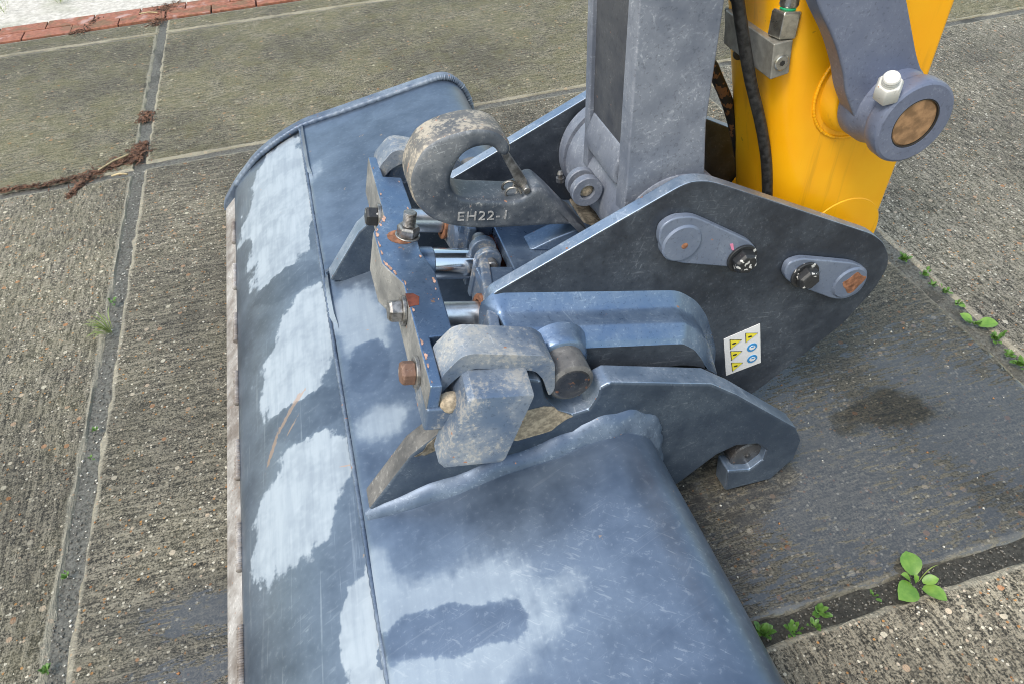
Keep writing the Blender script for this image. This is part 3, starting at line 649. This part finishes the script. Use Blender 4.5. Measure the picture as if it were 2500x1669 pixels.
ta, tb = [(0.156, 0.551), (0.239, 0.535)]; ta, tb = Vector((ta[0], .9845, ta[1])), Vector((tb[0], .9845, tb[1]))
tx = (tb - ta).normalized(); tz = Vector((0, -1, 0)); ty = tz.cross(tx); wd = max(v.co.x for v in tm.vertices); k_ = (tb - ta).length / wd
for v in tm.vertices: v.co = ta + tx * v.co.x * k_ + ty * v.co.y * .030 / .030 * .8 + tz * v.co.z
obj('cast_lettering', tm, M['whitemark'], hook, smooth=20)
lt = [(0.232, 0.674), (0.239, 0.674), (0.248, 0.657), (0.283, 0.591), (0.284, 0.576), (0.277, 0.573), (0.268, 0.580), (0.243, 0.644)]
obj('safety_latch', prism(smoothpoly(lt, .004, 2), .998, 1.034), M['steel'], hook, bevel=.003)
lp = [(0.278, 0.580)][0]
obj('latch_pivot', cyl((lp[0], .985, lp[1]), (lp[0], 1.05, lp[1]), .006, 18, .001), M['steel'], hook)
lb = [(0.257, 0.580)][0]
obj('latch_spring', tube([(lb[0] + .012 * math.cos(i * .5) , .99 + i * .0016, lb[1] - .006 + .012 * math.sin(i * .5)) for i in range(26)], .0022, 6), M['steel'], hook, smooth=60)
gn = [(0.374, 0.521)][0]
obj('grease_nipple', lathe((gn[0], 1.10, gn[1] - .01), (gn[0], 1.10, gn[1] + .014), [(0, .008), (.008, .008), (.009, .004), (.016, .006), (.022, .003)], 14), M['steel'], qc)

# ------------------------------------------------------------------ bucket link
link = thing('bucket_link', 'scratched grey steel link rising from the coupler in front of the yellow arm', 'link', (.49, .98, .53))
ax, az = .494, .526
def linkplate(x0, x1): return [(x0, 1.30), (x1, 1.30), (x1, .70), (x1 + .012, .60), (ax + .09, .55), (ax, .50), (ax - .088, .56), (x0, .62)]
obj('link_plate', prism(linkplate(.408, .530), .886, .922), M['link'], link, bevel=.003, smooth=30)
obj('link_plate', prism(linkplate(.408, .530), 1.052, 1.072), M['link'], link, bevel=.003, smooth=30)
obj('link_web', box((.416, .9215, .62), (.480, 1.0525, 1.30)), M['linkdark'], link)
obj('web_foot', prism([(.404, .60), (.400, .625), (.4155, .665), (.47, .66), (.47, .58)], .9215, 1.0525), M['link'], link, bevel=.006)
obj('link_boss', lathe((ax, .878, az), (ax, 1.172, az), [(0, .078), (.002, .088), (.006, .094), (.02, .098), (.05, .096), (.09, .091), (.15, .090), (.19, .094), (.225, .100), (.25, .100), (.252, .090), (.258, .090), (.26, .101), (.286, .101), (.294, .094)], 56), M['link'], link, smooth=25)
obj('boss_seal', ringcyl((ax, .868, az), (ax, .880, az), .03, .086), M['muddark'], link)
lg = [(0.378, 0.564)][0]; lg2 = [(0.392, 0.564)][0]
obj('clamp_lug', ringcyl((lg[0], 1.012, lg[1]), (lg[0], 1.0, lg[1]), .013, .026), M['link'], link)
obj('clamp_lug', ringcyl((lg[0], .985, lg[1]), (lg[0], .970, lg[1]), .013, .027), M['link'], link)
obj('clamp_dirt', lathe((lg[0], .974, lg[1]), (lg[0], 1.01, lg[1]), [(0, .006), (.004, .012), (.03, .012)], 14), M['mud'], link)

# ------------------------------------------------------------------ yellow dipper arm
arm = thing('excavator_arm', 'bright yellow excavator arm standing behind the black coupler plate', 'excavator arm', (.83, 1.0, .28))
def sect(z, xl, xr, y0=.905, y1=1.095, rf=.048, rb=.012):
    P = []
    for cx_, cy_, r_, a0 in ((xr - rb, y0 + rb, rb, -90), (xr - rb, y1 - rb, rb, 0), (xl + rf, y1 - rf, rf, 90), (xl + rf, y0 + rf, rf, 180)):
        for k in range(9): a = R(a0 + k * 90 / 8); P.append((cx_ + r_ * math.cos(a), cy_ + r_ * math.sin(a), z))
    return P
obj('arm_body', loftrings([sect(z, xl, xr) for z, xl, xr in ((.27, .80, .90), (.30, .775, .92), (.36, .745, .926), (.45, .718, .930), (.55, .698, .932), (.66, .672, .932), (.80, .640, .931), (1.0, .60, .930), (1.4, .52, .93))]), M['yellow'], arm, smooth=40)
obj('arm_boss', cyl((.847, .868, .345), (.847, 1.177, .345), .072, 48, .004), M['yellow'], arm)
obj('boss_plate', cyl((.852, .9035, .405), (.852, .912, .405), .082, 56, .003), M['yellow'], arm)
obj('pivot_boss', lathe((.807, .878, .698), (.807, .921, .698), [(0, .060), (.003, .066), (.03, .074), (.043, .085)], 48), M['yellow'], arm, smooth=50)
obj('boss_gap_shade', cyl((.807, .871, .698), (.807, .880, .698), .058, 40), M['dblack'], arm)  # black disc painting the shade between the bosses
weld(arm, [(.807 + .083 * math.cos(a), .9045, .698 + .083 * math.sin(a)) for a in [R(v) for v in range(0, 361, 20)]], .0028, M['yellow'])
# valve block with hose fittings
vb = obj('valve_block', prism([(0.631, 0.794), (0.662, 0.796), (0.667, 0.745), (0.637, 0.740)], .905, 1.05), M['block'], arm, bevel=.002)
sc_ = [(0.649, 0.765)][0]
obj('plug_screw', lathe((sc_[0], .9052, sc_[1]), (sc_[0], .901, sc_[1]), [(0, .0115), (.003, .0115), (.0042, .010)], 28), M['fitting'], vb)
obj('plug_socket', lathe((sc_[0], .9012, sc_[1]), (sc_[0], .9004, sc_[1]), [(0, .0042), (.0008, .0042)], 6), M['dblack'], vb)  # flat black hexagon, shade of the socket put into its colour
vb2 = obj('valve_block', prism([(0.640, 0.790), (0.677, 0.791), (0.696, 0.699), (0.667, 0.714), (0.650, 0.737)], 1.03, 1.07), M['blockdark'], arm, bevel=.003)
s3_ = [(0.656, 0.730)][0]; obj('plug_screw', cyl((s3_[0], 1.031, s3_[1]), (s3_[0], 1.026, s3_[1]), .011, 24, .001), M['blockdark'], vb2)
for (pa, y_, sc) in (((1908, 98), .925, 1.0), ((1872, 92), .985, 1.0)):
    x_, z_ = [(a, b) for a, b in ([(0.657, 0.785)][0], [(0.666, 0.780)][0])][0 if y_ < .95 else 1]
    b_ = Vector((x_, y_, z_)); Z = Vector((0, 0, 1))
    obj('fitting_neck', cyl(b_ - Z * .02, b_ + Z * .014, .0125, 24), M['fitting'], arm)
    obj('fitting_nut', lathe(b_ + Z * .012, b_ + Z * .05, [(0, .0215), (.003, .023), (.035, .023), (.038, .020)], 6), M['fitting'], arm, bevel=.0012, smooth=25)
    obj('fitting_ring', cyl(b_ + Z * .049, b_ + Z * .0545, .0152, 24), M['green'] if y_ < .95 else M['blockdark'], arm)
    obj('fitting_sleeve', lathe(b_ + Z * .054, b_ + Z * .12, [(0, .0155), (.004, .017), (.02, .017), (.021, .0155), (.026, .0155), (.027, .017), (.06, .017)], 28), M['fitting'], arm, smooth=25)
    obj('fitting_hose', tube([b_ + Z * (.11 + .05 * k) + Vector((0, .004 * k * k, 0)) for k in range(6)], .0135, 14), M['rubber'], arm)

# ------------------------------------------------------------------ side (idler) link
side = thing('side_link', 'slate grey side link with a big round pin boss and rusty pin end', 'link', (.807, .82, .70))
sx, sz = .807, .698
sl = [(.50, 1.32)] + [(0.619, 0.908), (0.635, 0.871), (0.679, 0.814), (0.708, 0.764), (0.720, 0.734)] + [(sx - .05, sz - .02), (sx + .02, sz - .05), (sx + .058, sz + .01)] + [(0.846, 0.743), (0.825, 0.771), (0.756, 0.890)] + [(.62, 1.34)]
obj('side_plate', prism(smoothpoly(sl, .02, 3), .836, .872), M['side'], side, bevel=.004, smooth=30)
obj('pin_boss', lathe((sx, .780, sz), (sx, .872, sz), [(.02, .037), (0, .038), (.0005, .058), (.003, .0615), (.007, .063), (.024, .063), (.028, .0615), (.032, .0585), (.055, .0585), (.066, .063), (.092, .064)], 56, cap=False), M['side'], side, smooth=30)
obj('pivot_pin', lathe((sx, .7825, sz), (sx, .86, sz), [(0, .0335), (.002, .0362), (.07, .0362)], 48), M['pinend'], side, smooth=30)
obj('pin_gap_shade', ringcyl((sx, .7806, sz), (sx, .79, sz), .0362, .0385), M['dblack'], side)  # black ring painting the shade of the gap around the pin
nb = [(0.750, 0.752)][0]; nt = [(0.729, 0.778)][0]
nbv, ntv = Vector((nb[0], .806, nb[1])), Vector((nt[0], .806, nt[1])); nd = Vector((-.42, -.42, 1)).normalized()
nbv = Vector(([(0.756, 0.742)][0][0], .798, [(0.756, 0.742)][0][1]))
nutw = obj('pin_nut', lathe(nbv, nbv + nd * .034, [(0, .0175), (.003, .019), (.024, .019), (.030, .016)], 6), M['boltwhite'], side, bevel=.0015, smooth=25)
obj('nut_stud', lathe(nbv + nd * .02, nbv + nd * .046, [(0, .0115), (.012, .0118), (.014, .0108), (.016, .0118), (.018, .0108), (.020, .0118), (.0225, .0105)], 20), M['boltwhite'], side, smooth=20)

# ------------------------------------------------------------------ hoses
def hose(label, pts, r, mat):
    o = obj('hydraulic_hose', tube(spline(pts, 8), r, 16, jit=.015), mat, smooth=80, label=label, cat='hose')
    return o
def lift(pl, ys): return [(p[0], y, p[1]) for p, y in zip(pl, ys)]
hp = [(0.570, 0.885), (0.582, 0.851), (0.603, 0.791), (0.628, 0.724), (0.660, 0.650), (0.686, 0.578), (0.705, 0.502), (0.730, 0.388)]
hose('black rubber hydraulic hose running straight down the front of the yellow arm', [(.50, .95, 1.36), (.53, .945, 1.12)] + lift(hp, [.94] * 8), .0092, M['rubber'])
hp2 = [(0.582, 0.810), (0.609, 0.749), (0.638, 0.689), (0.675, 0.624), (0.705, 0.555), (0.726, 0.491), (0.744, 0.414), (0.772, 0.286)]
hose('dark hydraulic hose with rust showing, between grey link and yellow arm', [(.44, 1.12, 1.36), (.50, 1.09, 1.10)] + lift(hp2, [1.07] * 8)[1:], .0105, M['rubber_rusty'])

# ------------------------------------------------------------------ weeds, grass, litter
def leafmesh(L, W, bend=.25, tip=1.0, n=6):
    bm = bmesh.new(); rows = []
    for i in range(n + 1):
        s = i / n; wv = W * (math.sin(math.pi * min(1, s * .93 + .07)) ** .75) * (1 if tip else 1)
        x = L * s; z = math.sin(s * 2.2) * bend * L * .5
        rows.append([bm.verts.new((x, -wv / 2, z + abs(wv) * .18)), bm.verts.new((x, 0, z)), bm.verts.new((x, wv / 2, z + abs(wv) * .18))])
    for a, b in zip(rows, rows[1:]):
        for i in range(2): bm.faces.new((a[i], a[i + 1], b[i + 1], b[i]))
    m = bpy.data.meshes.new('leaf'); bm.to_mesh(m); bm.free()
    for p in m.polygons: p.use_smooth = True
    return m
LM = {k: leafmesh(*v) for k, v in dict(broad=(.050, .042, .18), oval=(.03, .021, .25), small=(.013, .009, .4), thin=(.05, .0022, .9)).items()}
for k, m in LM.items(): m.materials.append(M['leaf'] if k in ('broad', 'oval') else M['grass'] if k == 'thin' else M['leafb'])
def weed(name, label, x, y, leaves, cat='weed', group='weeds in the slab joints', stems=None):
    r = thing(name, label, cat, (x, y, -.004), group)
    for (kind, az, tilt, sc, off) in leaves:
        l = bpy.data.objects.new('leaf' if kind != 'thin' else 'blade', LM[kind]); COL.objects.link(l); l.parent = r
        l.rotation_euler = (random.uniform(-.25, .25), -tilt, az); l.scale = (sc, sc, sc)
        l.location = (math.cos(az) * off, math.sin(az) * off, .004 + off * math.tan(min(tilt, 1.0)) + random.uniform(0, .006))
    return r
bx, by = [(0.802, 0.418)][0]
pl = [('broad', R(72), .12, .88, .014), ('broad', R(200), .10, .95, .010), ('oval', R(-62), .08, 1.35, .012), ('oval', R(150), .5, .8, .010), ('oval', R(-15), .3, .9, .010), ('small', R(110), .8, 1.1, .0), ('oval', R(120), .9, .6, 0), ('thin', R(5), .3, .9, .005)]
big = weed('broadleaf_weed', 'largest broad-leaved bright green weed, in the joint at lower right', bx, by, pl)
def rosette(n, s, extra=()):
    return [('small', random.uniform(0, 6.28), random.uniform(.1, 1.1), s * random.uniform(.7, 1.25), random.uniform(0, .011) * s) for _ in range(n)] + list(extra)
JW = [
    ('tight dark green weed half under the rounded bucket edge at lower right', [(0.501, 0.416)][0], rosette(30, 1.0)),
    ('small leafy weed beside the first one, right of the bucket edge', [(0.549, 0.404)][0], rosette(18, 0.9)),
    ('upright little weed left of the broad-leaved weed, against the upper slab edge', [(0.610, 0.420)][0], rosette(16, 0.9)),
    ('sprawling tiny green shoots in the joint below the upright little weed', [(0.588, 0.402)][0], rosette(11, .8)),
    ('single tiny four-leaved seedling between small weeds and the broad-leaved weed', [(0.716, 0.418)][0], rosette(5, .8)),
    ('bushy light green weed at the corner right of the black coupler plate', [(1.360, 1.196)][0], rosette(30, 1.0)),
    ('flat pale weed just below the bushy one in the right joint', [(1.368, 1.124)][0], rosette(12, 1.0)),
    ('round green clump in the right joint, third from the coupler plate', [(1.361, 1.083)][0], rosette(13, .85)),
    ('green clump in the right joint, fourth from the coupler plate', [(1.370, 1.053)][0], rosette(13, .85)),
    ('yellowish two-leaved seedling in the right joint above the heart-leaved weed', [(1.370, 1.007)][0], rosette(6, 1.0, [('oval', R(-80), .2, .6, .006)])),
    ('heart-leaved weed with the largest leaves in the right joint', [(1.358, 0.932)][0], rosette(8, 1.0, [('broad', R(-25), .15, .85, .008), ('oval', R(120), .3, 1.1, .008), ('oval', R(170), .5, .8, .006)])),
    ('feathery dark weed just below the heart-leaved weed', [(1.366, 0.875)][0], rosette(26, 1.0)),
    ('low green shoots near the right picture edge, in the right joint', [(1.351, 0.820)][0], rosette(12, .9)),
    ('dark mat of little leaves at the right picture edge in the joint', [(1.357, 0.794)][0], rosette(24, .9)),
    ('pair of pale seedlings above the grass tuft in the left joint', [(-0.677, 1.724)][0], rosette(7, .9)),
    ('tiny green seedling patch below the grass tuft in the left joint', [(-0.666, 1.263)][0], rosette(12, .5)),
    ('sparse seedlings in the left joint beside the orange pebbles', [(-0.667, 1.181)][0], rosette(6, .5)),
    ('thin green mat of seedlings low in the left joint', [(-0.674, 0.895)][0], rosette(14, .5)),
    ('dark green mat of seedlings at the bottom of the left joint', [(-0.680, 0.715)][0], rosette(22, .6)),
]
for lab, (x, y), lv in JW: weed('joint_weed', lab, x, y, lv)
gx, gy = [(-0.665, 1.597)][0]
gl = [('thin', random.gauss(R(165), .75), random.uniform(.05, .6), random.uniform(.6, 1.25), random.uniform(0, .012)) for _ in range(40)]
weed('grass_tuft', 'spiky yellow-green grass tuft leaning left in the left joint', gx, gy, gl, cat='grass', group=None)
for lab, (x, y), n in (('short green grass patch growing on the brick edging, left of the litter', [(-1.194, 4.343)][0], 70), ('short green grass patch at the left end of the brick edging', [(-1.452, 4.299)][0], 40)):
    r = weed('grass_tuft', lab, x, y, [('thin', random.uniform(0, 6.28), random.uniform(.3, 1.2), random.uniform(.4, .9), random.uniform(0, .05)) for _ in range(n)], cat='grass', group='grass patches on the brick edging')
# brown plant litter washed into the joints
bm = bmesh.new()
def chips(pts, n, wid, size):
    for _ in range(n):
        i = random.random() * (len(pts) - 1); k = int(i); s = i - k; a, b = Vector(pts[k]), Vector(pts[k + 1]); p = a.lerp(b, s)
        d = (b - a).normalized(); nn = Vector((-d.y, d.x)); ww = wid[k] * (1 - s) + wid[min(k + 1, len(wid) - 1)] * s
        o_ = random.gauss(0, .45) * ww * random.choice((.6, 1, 1, 2.2))
        c = Vector((p.x + nn.x * o_, p.y + nn.y * o_, .001 + random.random() ** 2 * .007)); L = size * random.uniform(.4, 1.8); ang = math.atan2(d.y, d.x) + random.gauss(0, .8); W = random.uniform(.0012, .004)
        e = Vector((math.cos(ang) * L / 2, math.sin(ang) * L / 2, random.uniform(-.003, .003))); f = Vector((-math.sin(ang) * W, math.cos(ang) * W, random.uniform(-.0015, .0015)))
        q = [bm.verts.new(c - e - f * .5), bm.verts.new(c + f), bm.verts.new(c + e), bm.verts.new(c - f)]
        bm.faces.new(q)
chips([(-0.665, 2.638), (-0.683, 2.569), (-0.745, 2.504), (-0.820, 2.468), (-0.954, 2.458), (-1.108, 2.467)], 900, [.022, .028, .026, .022, .014, .010], .018)
chips([(-0.665, 2.638), (-0.674, 2.535), (-0.705, 2.503)], 320, [.02, .035, .02], .018)
chips([(-0.669, 2.889), (-0.680, 2.807)], 220, [.03, .03], .016)
chips([(-0.664, 4.092), (-0.683, 3.982), (-0.705, 3.824)], 380, [.045, .035, .035], .02)
chips([(-0.983, 4.055), (-1.030, 3.909), (-1.090, 3.882)], 260, [.02, .03, .02], .02)
chips([(-0.602, 4.126), (-0.678, 4.068), (-0.684, 4.011)], 200, [.03, .06, .05], .03)
chips([(-0.820, 2.468), (-0.856, 2.395), (-0.880, 2.339)], 160, [.02, .015, .01], .02)
obj('leaf_litter', bm, M['litter'], kind='stuff', smooth=0, label='brown dead plant litter washed into the slab joints at upper left', cat='litter')
for a, b, lab in (([(-0.798, 2.479)][0], [(-0.708, 2.550)][0], 'long pale straw stalk lying on the litter beside the left joint'), ([(-0.750, 2.422)][0], [(-0.697, 2.412)][0], 'short pale straw stalk at the corner of the left slab'), ([(-0.785, 4.008)][0], [(-0.698, 3.981)][0], 'pale straw stalk on the brick edging')):
    obj('straw_stalk', tube([(a[0], a[1], .008), ((a[0] + b[0]) / 2, (a[1] + b[1]) / 2 + .004, .012), (b[0], b[1], .010)], .0032, 8), M['straw'], smooth=60, label=lab, cat='straw')
# loose grit lying in the joints and scattered on the slabs
def grit(name, label, mat, n, spots, smin, smax):
    bm = bmesh.new()
    for _ in range(n):
        x0, x1, y0, y1, z0 = random.choice(spots); r_ = random.uniform(smin, smax) * random.uniform(.6, 1)
        c = Vector((random.uniform(x0, x1), random.uniform(y0, y1), z0 + r_ * .2))
        vs = [bm.verts.new(c + Vector(d) * r_ * random.uniform(.7, 1.25)) for d in ((1, 0, 0), (0, 1, 0), (-1, 0, 0), (0, -1, 0), (0, 0, .8), (0, 0, -.5))]
        for i in range(4): bm.faces.new((vs[i], vs[(i + 1) % 4], vs[4])); bm.faces.new((vs[(i + 1) % 4], vs[i], vs[5]))
    return obj(name, bm, mat, smooth=0, kind='stuff', label=label, cat='grit')
JT = [(-.69, -.648, .5, 2.45, -.006)] * 5 + [(1.336, 1.387, .45, 1.6, -.006)] * 3 + [(.4, 1.5, .40, .437, -.006)] * 4 + [(-.65, 1.34, 2.455, 2.488, -.006)] * 2 + [(-.69, -.648, 2.46, 3.9, -.006)]
SLB = [(-1.3, -.7, .6, 2.4, 0), (-.64, -.38, .6, 2.4, 0), (.5, 1.33, .45, 1.6, 0), (.7, 1.4, .15, .39, 0), (1.39, 2.2, .6, 2.4, 0)]
grit('grit', 'fine grey grit lying in the joints between the slabs', M['gritgrey'], 2600, JT, .0012, .0034)
grit('grit', 'pale pebbles scattered over the slabs', M['gritpale'], 420, SLB + JT[:3], .0014, .0042)
grit('grit', 'orange-brown pebbles scattered over the slabs', M['gritrust'], 130, SLB, .0016, .0046)
